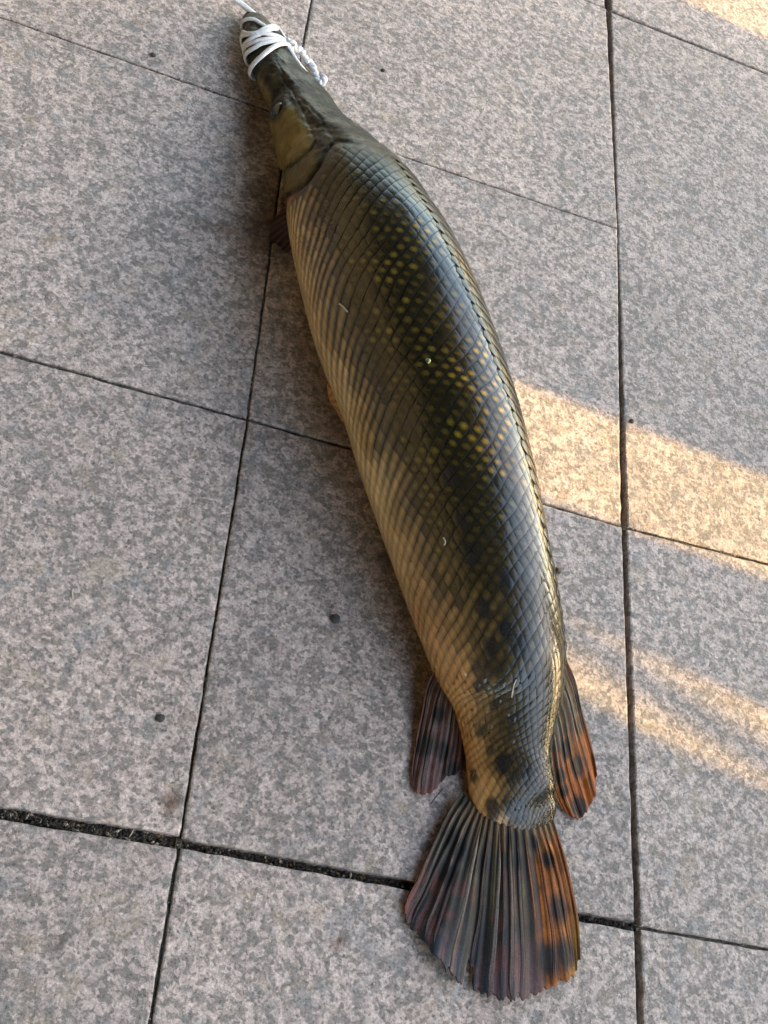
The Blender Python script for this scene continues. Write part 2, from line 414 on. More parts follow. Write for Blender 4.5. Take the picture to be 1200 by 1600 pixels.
# body starts behind the gill and nape; ends on a curved line at the tail base
th_abs = np.linspace(0, np.pi, 40)
_st = np.array([(lambda r: (abs(r[2]), r[0]))(pick_sw(x, y)) for x, y in [(575, 232), (545, 224), (525, 224), (512, 240), (502, 262), (488, 285), (468, 303), (450, 318)]])
_st = _st[np.argsort(_st[:, 0])]
def s_start(th): return np.interp(np.abs(th), _st[:, 0], _st[:, 1])
_en = np.array([(r[2], r[0]) for r in (pick_sw(x, y) for x, y in [(740, 1262), (752, 1280), (770, 1293), (800, 1303), (835, 1305), (868, 1300)])])
_en = _en[np.argsort(_en[:, 0])]
def s_end(th): return np.interp(np.abs(th), _en[:, 0], _en[:, 1])
dl = PXG[:, NT//2]; print('DORSAL', [(int(dl[i,0]), int(dl[i,1])) for i in range(60, 460, 40)]); print('V', [(p, round(float(abs(gt[pick(*p)])/np.pi),2)) for p in [(640,700),(600,500),(690,900),(560,330),(720,1000),(745,1150),(550,700),(465,420)]]); print('start', _st.round(3), 'end', _en.round(3), 'eye', eye_s, eye_w, eye_t)

# --- colour of the animal at (s, angle-from-back) : pigment, right side painted darker to hold down the rim
def lerp3(a, b, t): return np.asarray(a)*(1-t[..., None])+np.asarray(b)*t[..., None]
def body_colour(P, S, TH):
    """returns ground colour, darkness of spots, yellow spot strength"""
    sh = P.shape[:-1]; Pf = P.reshape(-1, 3); v = (np.abs(TH)/np.pi).ravel(); s = (S/LEN).ravel()
    n1 = vnoise(Pf, 22, 1, 3); n2 = vnoise(Pf, 70, 2, 3); n3 = vnoise(Pf*np.array([1, 1, 1]), 40, 3, 2)
    # lower edge of the dark back drifts along the body
    edge = np.interp(s, [.2, .3, .45, .6, .75, .87, 1], [.285, .32, .37, .44, .50, .54, .55])
    edge = edge+np.where(TH.ravel() < 0, .12, 0)  # dark back widened on the right side to paint out the bright rim
    x = v-edge+.09*n1+.05*n2
    dark = np.array([.0055, .0065, .0035]); olive = np.array([.030, .026, .009]); tan = np.array([.27, .185, .062]); cream = np.array([.68, .51, .27])
    front = smooth(.40, .20, s)                       # greyer behind the head
    rear = smooth(.66, .86, s)
    grey = np.array([.024, .024, .019])
    c = lerp3(dark, olive, smooth(-.06, .03, x)); c = lerp3(c, tan, smooth(.0, .14, x)); c = lerp3(c, cream, smooth(.10, .34, x))
    g = lerp3(grey*.45, grey*.9, smooth(-.2, .05, x)); g = lerp3(g, np.array([.17, .130, .060]), smooth(.0, .16, x)); g = lerp3(g, np.array([.44, .33, .17]), smooth(.10, .34, x))
    c = c*(1-front[:, None]*.85)+g*front[:, None]*.85
    rb = lerp3(np.array([.085, .056, .023]), np.array([.15, .088, .033]), smooth(-.16, .04, x)); rb = lerp3(rb, np.array([.44, .225, .075]), smooth(.03, .2, x))
    c = c*(1-rear[:, None]*.85)+rb*rear[:, None]*.85
    n4 = vnoise(Pf, 115, 8, 2); blot = smooth(.05, .20, n4+.2*n3)*smooth(.16, .03, np.abs(x-.0))*(.9-.4*front)
    c = c*(1-blot[:, None]*.88)+np.array([.010, .010, .009])*blot[:, None]*.88
    yel = smooth(.12, -.06, x)*smooth(.27, .42, s)*(1-.75*rear)
    return c.reshape(*sh, 3), yel.reshape(sh), x.reshape(sh)
BLACK_SPOTS = [pick_sw(x, y)[:2]+(r,) for x, y, r in [(787, 1192, .0062), (812, 1268, .0068), (768, 1262, .0052), (846, 1246, .005), (752, 1140, .0042), (764, 1172, .0036), (752, 1070, .0055), (742, 1040, .0045), (800, 1120, .004), (775, 1100, .004), (822, 1205, .004), (740, 1210, .0035), (765, 1010, .005), (715, 940, .0045), (830, 1060, .005), (792, 985, .006),
                                                    (735, 862, .007), (722, 815, .005), (790, 905, .006), (700, 745, .006), (755, 950, .006), (812, 1012, .006), (640, 660, .006), (600, 620, .006)]]
def spots(S, W):
    k = np.zeros(S.shape)
    for s0, w0, r in BLACK_SPOTS:
        d = np.sqrt((S-s0)**2*.7+(np.abs(W)-abs(w0))**2*1.2); k = np.maximum(k, smooth(r*1.15, r*.7, d))
    return k

# --- head relief and colour on the dense skin
disp = np.zeros_like(SG); head = smooth(0, .006, s_start(gt)-SG)
def groove(L, wd, dep):
    global disp; d = dist_line(SG, WG, L); disp -= dep*np.exp(-(d/wd)**2)*0+dep*smooth(wd, 0, d)
groove(L_cheek, .0018, .0011); groove(L_gill, .0026, .0020); groove(L_jaw, .0018, .0013); groove(L_s2, .0014, .0007); groove(L_s3, .0014, .0006); groove(L_s4, .0012, .0005); groove(L_skull, .0014, .0007)
disp += soft_poly(SG, WG, P_cheek, .004)*.0006+soft_poly(SG, WG, P_oper, .003)*.0007
deye = np.sqrt((SG-eye_s)**2*.8+(np.abs(WG)-abs(eye_w))**2)
disp += head*(.0012*np.exp(-((deye-.0085)/.0035)**2)-.0012*np.exp(-(deye/.004)**2))
# skull: two long ridges with a hollow between, sculptured bone
vv = np.abs(gt)
ridge = np.exp(-((vv-.62)/.16)**2)-.8*np.exp(-(vv/.35)**2)
disp += head*ridge*.0018*smooth(.06, .12, SG)*smooth(.30, .2, SG)
Pf = PG.reshape(-1, 3)
n_f = vnoise(Pf, 160, 4, 3).reshape(NS, NT); n_c = vnoise(Pf, 45, 5, 3).reshape(NS, NT)
disp += head*(n_f*.0009+n_c*.0006)
disp *= np.minimum(1, RR[:, None]/.02)
skinbase, yel, xx = body_colour(PG, SG, gt)
body_c = np.minimum(skinbase*(.10+.32*smooth(.1, .3, xx))[..., None], 1)       # skin seen between the scales is darker pigment
body_c *= (1-.0*head[..., None])
hc = lerp3(np.array([.009, .009, .005]), np.array([.024, .020, .009]), smooth(-.3, .4, n_c))
hc = hc*(1-smooth(.0, .35, n_f)[..., None]*.35)
pc = soft_poly(SG, WG, P_cheek, .006)*.95; hc = lerp3(hc, 0, pc*0)*1
def over(c, col, k): return c*(1-k[..., None])+np.asarray(col)*k[..., None]
ventral = smooth(.60, .8, vv/np.pi)
hc = over(hc, (.14, .10, .042), ventral*.8)
hc = over(hc, (.21, .155, .032), pc*(.75+.5*n_c))
hc = over(hc, (.105, .082, .026), soft_poly(SG, WG, P_oper, .005)*.95)
hc = over(hc, (.15, .11, .045), soft_poly(SG, WG, P_jaw, .003)*.8)
hc = over(hc, (.085, .045, .02), smooth(.035, .005, SG)*smooth(.0, .2, n_f+.1)*.8)
hc = over(hc, (.008, .008, .006), smooth(.013, .007, deye)*.9)
for L, wd in ((L_cheek, .0016), (L_gill, .0026), (L_jaw, .0013), (L_s2, .0010), (L_s3, .0010), (L_skull, .0010)):
    hc = over(hc, (.008, .007, .004), smooth(wd, wd*.3, dist_line(SG, WG, L))*.9)
# pinkish flesh strip right behind the gill cover
strip = np.abs(SG-(s_start(gt)-.003)); sk = smooth(.005, .001, strip)*smooth(.5, .62, vv/np.pi)
colG = over(body_c, hc, head)*1.0
colG = body_c*(1-head[..., None])+hc*head[..., None]
colG = over(colG, (.30, .13, .06), sk*.8)
tailz = smooth(-.004, .006, SG-s_end(gt))
colG = over(colG, (.07, .035, .012), tailz)
colG = over(colG, (.012, .010, .006), tailz*smooth(.0, .25, n_f))
PG2 = PG+NG*disp[..., None]
faces = []
for i in range(NS-1):
    r = i*NT
    for j in range(NT):
        k = (j+1) % NT; faces.append((r+j, r+k, r+NT+k, r+NT+j))
faces.append(tuple(range(NT-1, -1, -1))); faces.append(tuple((NS-1)*NT+j for j in range(NT)))
base = at(650, 700)
fish = empty('fish', (float(base[0]), float(base[1]), 0))
tag(fish, 'long olive and yellow gar fish with rows of diamond scales lying on the paving', 'fish')
FI = Matrix.Translation((-float(base[0]), -float(base[1]), 0))
def part(name, V, Fc, mat, parent, cols=None, smoothed=True):
    V = np.asarray(V)-np.array([float(base[0]), float(base[1]), 0]); return mesh(name, V, Fc, mat, parent, cols, smoothed)
wet = 1-head*(.85-.5*smooth(.05, .3, n_c))
body = part('body', PG2.reshape(-1, 3), faces, M_SKIN, fish, np.concatenate([colG, wet[..., None]], -1).reshape(-1, 4))

# --- scales
hB, hA = .0080, .0056
cells = []
S0, S1 = float(_st[:, 1].min()), float(_en[:, 1].max())
# row pitch shrinks with the girth of the body
rs = np.interp(sa, sa, RR); pitch = np.clip((rs/rs.max()), .2, 1)**.55
pc_ = np.concatenate([[0], np.cumsum((1/pitch[1:]+1/pitch[:-1])/2*np.diff(sa))])
S2p = lambda s: np.interp(s, sa, pc_); P2S = lambda p: np.interp(p, pc_, sa)
kmean = lambda p: np.interp(P2S(p), sa, pitch)
p0, p1 = S2p(S0)-.02, S2p(S1)+.02
HW = HALF.max()
for side in (1, -1):
    for j in range(0, int(HW/hA*2.4)+2):
        for i in range(-90, 220):
            p = p0 + i*hB + j*.78*hA; wv = -i*.26*hB + j*hA
            if p < p0 or p > p1: continue
            cells.append((side, p, wv))
cells = np.array(cells)
def cell_pt(side, p, wv):
    s = P2S(p); shp = np.broadcast_shapes(np.shape(p), np.shape(wv)); pf = np.broadcast_to(p, shp).ravel(); wf = np.broadcast_to(wv, shp).ravel(); sf = np.broadcast_to(side, shp).ravel()
    d1 = np.array([noise.noise(Vector((a*28, b*28, c*4.))) for a, b, c in zip(pf, wf, sf)]).reshape(shp)*.0030
    d2 = np.array([noise.noise(Vector((a*36, b*36, c*4.+9))) for a, b, c in zip(pf, wf, sf)]).reshape(shp)*.0022*smooth(.004, .02, np.asarray(wv))
    return s+d1, side*np.maximum(wv+d2, .0002)*np.interp(s, sa, pitch)
s_c, w_c = cell_pt(cells[:, 0], cells[:, 1], cells[:, 2])
half_c = np.interp(s_c, sa, HALF)
ok = (cells[:, 2] > .0015) & (np.abs(w_c) < half_c-.002)
cells = cells[ok]; s_c = s_c[ok]; w_c = w_c[ok]
_, _, th_c, _ = spos(s_c, w_c)
ok = (s_c > s_start(th_c)+.003) & (s_c < s_end(th_c)-.001)
cells = cells[ok]; s_c, w_c, th_c = s_c[ok], w_c[ok], th_c[ok]
NC = len(cells); print('scales', NC)
K = 5
_kn = np.array([-.5, -.41, 0, .41, .5])
uu, vv2 = np.meshgrid(_kn, _kn, indexing='ij')
MIDV = 12
a_ = uu.ravel(); b_ = vv2.ravel()                 # a along the long oblique row, b across it
rng = np.random.RandomState(3)
inset = .97
pa = cells[:, None, 1]+b_[None]*hB*inset+a_[None]*.78*hA*.985
wa = cells[:, None, 2]-b_[None]*.26*hB*inset+a_[None]*hA*.985
wa = np.maximum(wa, .0002)
s_, w_ = cell_pt(cells[:, 0][:, None], pa, wa)
P_, N_, T_, _ = spos(s_.ravel(), w_.ravel())
P_ = P_.reshape(NC, -1, 3); N_ = N_.reshape(NC, -1, 3); T_ = T_.reshape(NC, -1)
edge_d = 1-np.maximum(np.abs(a_), np.abs(b_))*2            # 0 rim, 1 centre
szs = np.interp(s_c, sa, pitch)[:, None]
bell = smooth(.52, .72, np.abs(th_c)/np.pi)[:, None]
dome = (.00007*np.sqrt(np.clip(1-(2*a_)**2, 0, 1))*np.sqrt(np.clip(1-(2*b_)**2, 0, 1)))[None]*szs
rim = np.where(edge_d < .01, .00011, .00017)[None]
tilt = (b_*.00028)[None]*(1-.35*bell)+(a_[None]*rng.uniform(-.00016, .00016, (NC, 1))+b_[None]*rng.uniform(-.00014, .00014, (NC, 1)))
off = dome+rim+tilt+rng.uniform(-.00005, .00005, (NC, 1))
V_ = P_+N_*off[..., None]
cc, yl, xe = body_colour(P_[:, MIDV], s_c, th_c)
vary = np.where(bell > .4, rng.uniform(.90, 1.10, (NC, 1)), rng.uniform(.72, 1.28, (NC, 1))); hue = rng.uniform(-.06, .06, (NC, 1))
nape = smooth(.05, .0, s_c-s_start(th_c))*smooth(.55, .35, np.abs(th_c)/np.pi); cc = cc*(1-.55*nape[:, None]); yl = yl*(1-nape)
patch = smooth(-.25, .22, vnoise(P_[:, MIDV], 32, 21, 3)); yl = yl*(.30+.70*patch); cc = cc*(1-.30*smooth(.10, -.05, xe))[:, None]
cc = cc*vary*np.concatenate([1+hue, np.ones((NC, 1)), 1-hue], 1)
rr = np.sqrt(((a_[None]+rng.uniform(-.14, .14, (NC, 1)))*1.1)**2+(b_[None]+rng.uniform(-.14, .14, (NC, 1)))**2)
centre = smooth(.42, .05, rr)*yl[:, None]*np.clip(rng.uniform(.12, 1.1, (NC, 1)), 0, 1)
centre = np.clip(centre*np.where(th_c[:, None] < .3, 1.7, 1.0), 0, 1)  # stronger yellow on the right: sun gold painted into the pigment
Cs = np.repeat(cc[:, None, :], K*K, 1)
ycol = np.array([.215, .155, .020])[None, None]*rng.uniform(.7, 1.25, (NC, 1, 1))
Cs = Cs*(1-centre[..., None])+ycol*centre[..., None]
# dark pigment along the hind rim of each scale
rimk = (smooth(.25, .46, np.abs(b_+.03))*.85)[None]*(1-.6*bell)+(smooth(.36, .47, np.abs(a_)))[None]*(.75*(1-smooth(.30, .48, np.abs(th_c)/np.pi)[:, None])+.10)
Cs = Cs*(1-np.clip(rimk, 0, .9)[..., None])+np.array([.016, .015, .008])*np.clip(rimk, 0, .9)[..., None]
sp_ = spots(s_, w_)*(.9)
Cs = Cs*(1-sp_[..., None])+np.array([.012, .013, .013])*sp_[..., None]
wetk = (1-.85*smooth(.07, .0, s_c-s_start(th_c)))*(1-.25*smooth(.80, .92, s_c/LEN))*rng.uniform(.75, 1.0, NC)
Cs = np.concatenate([Cs, np.repeat(np.repeat(wetk[:, None, None], K*K, 1), 1, 2)], 2)
quads = [(i*K+j, i*K+j+1, (i+1)*K+j+1, (i+1)*K+j) for i in range(K-1) for j in range(K-1)]
# which 300 show largest
q4 = proj(V_[:, [0, K-1, K*K-1, K*K-K]]); x_, y_ = q4[..., 0], q4[..., 1]
area = np.abs(sum(x_[:, i]*y_[:, (i+1) % 4]-x_[:, (i+1) % 4]*y_[:, i] for i in range(4)))/2
facing = ((CAM-P_[:, MIDV])*N_[:, MIDV]).sum(1) > 0
area = np.where(facing, area, 0); order = np.argsort(-area); big = set(order[:300].tolist())
Vs, Fs, Cc = [], [], []
def wound(Vq, n):
    a = Vq[quads[0][1]]-Vq[quads[0][0]]; b = Vq[quads[0][3]]-Vq[quads[0][0]]; return np.cross(a, b)@n > 0
for i in range(NC):
    fq = quads if wound(V_[i], N_[i, MIDV]) else [q[::-1] for q in quads]
    if i in big:
        part('scale', V_[i], fq, M_SCALE, fish, Cs[i])
    else:
        o_ = len(Vs)*K*K; Vs.append(V_[i]); Cc.append(Cs[i]); Fs += [tuple(o_+k for k in q) for q in fq]
so = part('small_scales', np.concatenate(Vs), Fs, M_SCALE, fish, np.concatenate(Cc)); so['kind'] = 'stuff'

# --- row of keeled scales on the back
def spos1(s, w):
    P, n, t, h = spos(np.array([s]), np.array([w])); return P[0], n[0]
ms = np.arange(float(s_start(np.array([0.]))[0])+.006, float(s_end(np.array([.3]))[0]), .0094)
Vm, Fm, Cm = [], [], []
for k, s in enumerate(ms):
    sc_ = float(np.interp(s, sa, pitch)); w0 = .0042*sc_
    pts = [(-.0062, 0, .0004), (0, -w0, .0004), (.0062, 0, .0012), (0, w0, .0004), (.001, 0, .0016)]
    o_ = len(Vm)
    for ds, dw, h in pts:
        P, n = spos1(s+ds, dw); Vm.append(P+n*h); q = .8+.5*rng.rand(); Cm.append((.022*q, .021*q, .010*q, .5))
    Fm += [(o_+4, o_, o_+1), (o_+4, o_+1, o_+2), (o_+4, o_+2, o_+3), (o_+4, o_+3, o_)]
dm = part('dorsal_ridge_scales', Vm, Fm, M_SCALE, fish, Cm); dm['kind'] = 'stuff'

# --- eye
Pe, ne = spos1(eye_s, eye_w)
def ball(name, c, n, r, flat, mat, parent, col, t=None, el=1.0):
    t = unit(np.cross(n, TT[int(eye_s/LEN*(NS-1))])) if t is None else t; b = np.cross(n, t); V, Fc, C = [], [], []
    NU, NV = 24, 10
    for i in range(NV+1):
        ph = math.pi/2*(1-i/NV)
        for j in range(NU):
            a = 2*math.pi*j/NU; V.append(c+(t*math.cos(a)+b*math.sin(a)*el)*r*math.cos(ph)+n*r*flat*math.sin(ph))
            C.append(col(math.cos(ph)))
    for i in range(NV):
        for j in range(NU): k = (j+1) % NU; Fc.append((i*NU+j, i*NU+k, (i+1)*NU+k, (i+1)*NU+j))
    return part(name, V, Fc, mat, parent, C)
M_EYE = attr_mat('wet_eye', .22, .25, .1, (300, .0, .0001), .6, .0)
def eyecol(q): return (.004, .004, .004) if q < .6 else ((.022, .018, .008) if q < .8 else (.008, .008, .006))
for sg in (1, -1):
    P_e, n_e = spos1(eye_s, eye_w*sg); ball('eye', P_e-n_e*.0012, n_e, .0062, .55, M_EYE, fish, eyecol, el=1.15)

# ---------------------------------------------------------------- fins
def polyat(pts, n, zs):
    q = catmull(pts, n) if len(pts) > 2 else np.array([np.array(pts[0])*(1-t)+np.array(pts[1])*t for t in np.linspace(0, 1, n)])
    q = np.array(q); z = np.interp(np.linspace(0, 1, n), np.linspace(0, 1, len(zs)), zs)
    return np.array([at(x, y, zz) for (x, y), zz in zip(q, z)])
def coons(bot, top, left, right):
    nu, nv = len(bot), len(left); u = np.linspace(0, 1, nu)[:, None, None]; v = np.linspace(0, 1, nv)[None, :, None]
    Lc = (1-v)*bot[:, None]+v*top[:, None]; Lr = (1-u)*left[None]+u*right[None]
    Bl = (1-u)*(1-v)*bot[0]+u*(1-v)*bot[-1]+(1-u)*v*top[0]+u*v*top[-1]
    return Lc+Lr-Bl
def fin(name, base_px, base_z, out_px, out_z, left_px, left_z, right_px, right_z, nrays, colour, raycol, notch=None, jag=.012, nu=240, nv=70, rw=(.0016, .0021), rh=(.0011, .0004),
        thick=.0006, corr=.0007, rays_from=.0, seed=0, wob=.0):
    bot = polyat(base_px, nu, base_z); top = polyat(out_px, nu, out_z); left = polyat(left_px, nv, left_z); right = polyat(right_px, nv, right_z)
    top[0] = left[-1]; top[-1] = right[-1]; bot[0] = left[0]; bot[-1] = right[0]
    Gd = coons(bot, top, left, right)
    rg = np.random.RandomState(seed)
    u = np.linspace(0, 1, nu); v = np.linspace(0, 1, nv)
    k = np.array([noise.fractal(Vector((x*60, seed, 0)), 1, 2, 3) for x in u])
    ext = 1-jag*(.6+k)-jag*.9*(np.abs(np.sin(u*nrays*math.pi))**3)
    if notch is not None: 
        for nu_, nw, nd in notch: ext = ext-nd*smooth(nw, nw*.45, np.abs(u-nu_))
    uu_, vv_ = np.meshgrid(u, v, indexing='ij'); ve = vv_*ext[:, None]
    def samp(U, Vv):
        a = np.clip(U*(nu-1), 0, nu-1.001); b = np.clip(Vv*(nv-1), 0, nv-1.001); i = a.astype(int); j = b.astype(int); f = (a-i)[..., None]; g_ = (b-j)[..., None]
        return (Gd[i, j]*(1-f)+Gd[i+1, j]*f)*(1-g_)+(Gd[i, j+1]*(1-f)+Gd[i+1, j+1]*f)*g_
    P = samp(uu_, ve)
    n = unit(np.cross(np.gradient(P, axis=0), np.gradient(P, axis=1))); n *= np.sign(n[..., 2:])
    fld = np.cos(uu_*nrays*2*math.pi)                        # +1 on the rays
    sway = np.array([noise.noise(Vector((x*6, seed+3., 1))) for x in u])[:, None]*wob*vv_
    P = P+n*((fld*corr*(1-.5*vv_))+sway)[..., None]
    P[..., 2] = np.maximum(P[..., 2], .0022)
    C = colour(uu_, ve, fld, P)
    m = nu*nv; V = np.concatenate([P.reshape(-1, 3), (P-n*thick*2).reshape(-1, 3)]); Cc_ = np.concatenate([C.reshape(-1, 3)]*2)
    Fc = []
    for i in range(nu-1):
        for j in range(nv-1):
            a = i*nv+j; Fc.append((a, a+nv, a+nv+1, a+1)); Fc.append((m+a, m+a+1, m+a+nv+1, m+a+nv))
    bd = [i*nv for i in range(nu)]+[(nu-1)*nv+j for j in range(1, nv)]+[i*nv+nv-1 for i in range(nu-2, -1, -1)]+[j for j in range(nv-2, 0, -1)]
    for a, b in zip(bd, bd[1:]+bd[:1]): Fc.append((a, m+a, m+b, b))
    f = part(name, V, Fc, M_FIN, fish, Cc_)
    # the rays: ridged struts that flatten and fork towards the edge
    for r in range(nrays+1):
        u0 = np.clip(r/nrays, .006, .994); v0 = rays_from+rg.uniform(0, .07); v1 = rg.uniform(.93, .985)
        nn_ = 30; vs = np.linspace(v0, v1, nn_); ux = np.full(nn_, u0)+np.array([noise.noise(Vector((q*2.5, r*3.7, seed))) for q in vs])*.25/nrays
        ex = np.interp(ux, u, ext)
        Vr, Cr, Fr = [], [], []; prof = np.linspace(-1, 1, 7)
        hs = rg.choice([.35, .6, .9, 1.2, 1.4]); ws = rg.uniform(.35, 1.25); u0 = float(np.clip(u0+rg.uniform(-.28, .28)/nrays, .006, .994)) if 0 < r < nrays else u0; ux = ux+u0-np.clip(r/nrays, .006, .994)
        for q in range(nn_):
            p = samp(np.array([ux[q]]), np.array([vs[q]*ex[q]]))[0]; p2 = samp(np.array([min(ux[q]+.01, 1.)]), np.array([vs[q]*ex[q]]))[0]; p1_ = samp(np.array([max(ux[q]-.01, 0.)]), np.array([vs[q]*ex[q]]))[0]
            du = unit(p2-p1_); p3 = samp(np.array([ux[q]]), np.array([min(vs[q]*ex[q]+.02, 1)]))[0]; nv_ = unit(np.cross(du, p3-p)); nv_ *= np.sign(nv_[2]) if nv_[2] else 1
            t = (vs[q]-v0)/(v1-v0); wd = ws*(rw[0]*(1-t)+rw[1]*t)*min(1, .2+t*4)*min(1, (1-t)*8+.25); hg = (rh[0]*(1-t)+rh[1]*t)*hs*min(1, .12+t*5)
            base_h = corr*(1-.5*vs[q])+wob*vs[q]*noise.noise(Vector((ux[q]*6, seed+3., 1)))
            for x in prof:
                h = math.sqrt(max(0, 1-x*x))*(1-.55*math.exp(-(x/.3)**2)*smooth(.3, .7, t))
                pp = p+du*wd*x+nv_*(base_h+hg*h-.0003); pp = pp.copy(); pp[2] = max(pp[2], .0022+hg*h)
                Vr.append(pp); Cr.append(raycol(ux[q], vs[q], x, rg, pp))
            if q: 
                for x in range(6): a = (q-1)*7+x; Fr.append((a, a+1, a+8, a+7))
        if rw[0] > 0: part('fin_ray', Vr, Fr, M_FIN, f, Cr).location = (0, 0, 0)
    return f
def blobs(P, L):
    k = np.zeros(P.shape[:-1])
    for x, y, r in L:
        c = at(x, y, .006); d = np.sqrt(((P[..., :2]-c[:2])**2*np.array([1.3, .85])).sum(-1)); k = np.maximum(k, smooth(r*1.5, r*.5, d+.0015*0))
    return k
def nz(P, s, seed): return vnoise(P.reshape(-1, 3), s, seed, 3).reshape(P.shape[:-1])
TSP = [(872, 1420, .008), (853, 1345, .0055), (857, 1500, .010), (885, 1490, .009), (705, 1312, .006), (718, 1330, .006), (700, 1370, .006), (722, 1252, .005), (830, 1318, .005), (800, 1316, .006), (803, 1345, .005)]
def tail_col(u, v, fld, P):
    n = nz(P, 90, 11); n2 = nz(P, 35, 12)
    sk_ = np.array([noise.noise(Vector((a_*85, .3, 4)))+.6*noise.noise(Vector((a_*210, .3, 7))) for a_ in u[:, 0]])[:, None]*np.ones_like(v)
    n2 = n2*.6+.35*sk_
    c = np.zeros(u.shape+(3,))+np.array([.016, .014, .010])
    c = over(c, (.075, .058, .024), smooth(-.1, .3, n2)*smooth(.6, .3, v)*.8)
    mauve = lerp3(np.array([.082, .046, .046]), np.array([.016, .020, .024]), smooth(-.15, .2, n2+.35*fld))
    c = over(c, 0, 0*u); c = c*(1-smooth(.5, .9, v+.15*n)[..., None])+mauve*smooth(.5, .9, v+.15*n)[..., None]
    org = lerp3(np.array([.20, .060, .006]), np.array([.20, .110, .010]), smooth(.45, .85, v)*smooth(.8, .97, u))
    org = org*(1+.6*n[..., None]); ok_ = smooth(.66, .78, u+.05*n2); c = c*(1-ok_[..., None])+org*ok_[..., None]
    c = over(c, (.16, .022, .018), smooth(.045, .0, u)*smooth(.2, .6, v)*.7+smooth(.94, 1., u)*smooth(.5, .2, v)*.7)
    c = over(c, (.10, .03, .022), smooth(.25, .45, nz(P, 50, 14))*smooth(.8, .5, u)*.5)
    c = c*(1+.75*np.clip(sk_, -.8, .8))[..., None]
    c = over(c, (.085, .050, .020), smooth(.20, .03, v+.09*n)*.92)
    return over(c, (.009, .009, .008), np.clip(blobs(P, TSP)*.95+smooth(.5, -.7, fld)*.85*smooth(.85, .35, v)*(u < .74), 0, .96))
def tail_ray(u, v, x, rg, P):
    gcol = np.array([.155, .135, .100])*[.16, 1.0, .45, .9, .2, 1.1, .7, .12, .85][int(u*17+.5) % 9]; d = np.array([.058, .034, .032])
    c = gcol*(1-v)+d*v; kb = float(smooth(.24, .06, np.array(v))); c = c*(1-kb)+np.array([.085, .050, .020])*kb
    k = float(smooth(.62, .76, np.array(u))); o = np.array([.20, .060, .010])*(1-.2*v); c = c*(1-k)+o*k
    c = c*(1-.35*abs(x))
    b = float(blobs(P[None], TSP)[0]); c = c*(1-.9*b)
    return c*(.75+.5*abs(noise.noise(Vector(P*260))))+.004
TB = [(722, 1236), (744, 1262), (766, 1280), (800, 1291), (838, 1292), (864, 1280)]
TBZ = [float(PG[pick(*p)][2])+.0002 for p in TB]
TBZ[0] = .008
fin('tail_fin', TB, TBZ,
    [(631, 1424), (637, 1447), (652, 1462), (672, 1495), (700, 1526), (728, 1545), (757, 1560), (785, 1567), (808, 1567), (835, 1560), (868, 1544), (893, 1533), (904, 1520), (907, 1500)], [.004, .005, .006, .005, .006, .004],
    [(722, 1236), (702, 1266), (684, 1302), (669, 1335), (652, 1375), (638, 1400), (631, 1424)], [.008, .006, .004],
    [(864, 1280), (883, 1340), (896, 1400), (905, 1460), (907, 1500)], [TBZ[-1], .008, .005, .004, .004], 17, tail_col, tail_ray,
    notch=[(.40, .026, .17), (.47, .010, .03), (.10, .006, .05), (.30, .006, .04), (.62, .006, .025)], jag=.032, nu=300, nv=90, rw=(.0012, .0020), rh=(.0010, .00035), corr=.0004, seed=1, wob=.006)
DSP = [(896, 1140, .006), (900, 1198, .007), (907, 1260, .007), (876, 1177, .006), (873, 1215, .005), (886, 1110, .006), (882, 1235, .004)]
def dors_col(u, v, fld, P):
    n = nz(P, 90, 21)
    c = lerp3(np.array([.055, .032, .016]), np.array([.26, .065, .005]), smooth(.25, .55, v+.1*n)); c = c*(1+.5*n[..., None])
    c = over(c, (.13, .02, .015), smooth(.93, 1, u)*.6+smooth(.93, 1, v)*.5)
    return over(c, (.010, .009, .008), np.clip(blobs(P, DSP)*.95+smooth(0, -1, fld)*.35, 0, .95))
def dors_ray(u, v, x, rg, P):
    a = np.array([.13, .12, .10]); b = np.array([.25, .075, .008]); c = a*(1-float(smooth(.3, .6, np.array(v))))+b*float(smooth(.3, .6, np.array(v)))
    if u > .75: c = c*.5
    c = c*(1-.35*abs(x)); return c*(1-.9*float(blobs(P[None], DSP)[0]))+.004
fin('dorsal_fin', [(848, 1128), (856, 1108), (866, 1078), (876, 1052), (882, 1026)], [.026, .030, .034, .038, .042],
    [(880, 1266), (890, 1275), (903, 1281), (915, 1273), (925, 1255), (932, 1235), (933, 1212)], [.003, .004, .003],
    [(848, 1128), (855, 1170), (860, 1215), (868, 1243), (880, 1266)], [.026, .012, .004, .003],
    [(882, 1026), (897, 1062), (907, 1102), (918, 1142), (928, 1182), (933, 1212)], [.042, .026, .012, .004, .003], 9, dors_col, dors_ray, jag=.012, nu=140, nv=70, rw=(.0011, .0016), rh=(.0009, .0004), corr=.0005, seed=2, wob=.002)
ASP = [(665, 1165, .007), (692, 1175, .006), (708, 1207, .007), (680, 1120, .005)]
def anal_col(u, v, fld, P):
    n = nz(P, 90, 31); n2 = nz(P, 40, 32)
    c = lerp3(np.array([.07, .035, .020]), np.array([.085, .045, .040]), smooth(.2, .6, v+.2*n)); c = c*(1+.5*n[..., None])
    c = over(c, (.055, .02, .012), smooth(.6, .85, u)*.85); c = over(c, (.17, .05, .035), smooth(.08, 0, u)*.6+smooth(.9, 1, v)*.5)
    return over(c, (.011, .010, .010), np.clip(blobs(P, ASP)*.9+smooth(0, -1, fld)*.4, 0, .95))
def anal_ray(u, v, x, rg, P):
    c = np.array([.115, .085, .07])*(1-.5*v) if u < .65 else np.array([.08, .035, .02]); return c*(1-.35*abs(x))*(1-.9*float(blobs(P[None], ASP)[0]))+.004
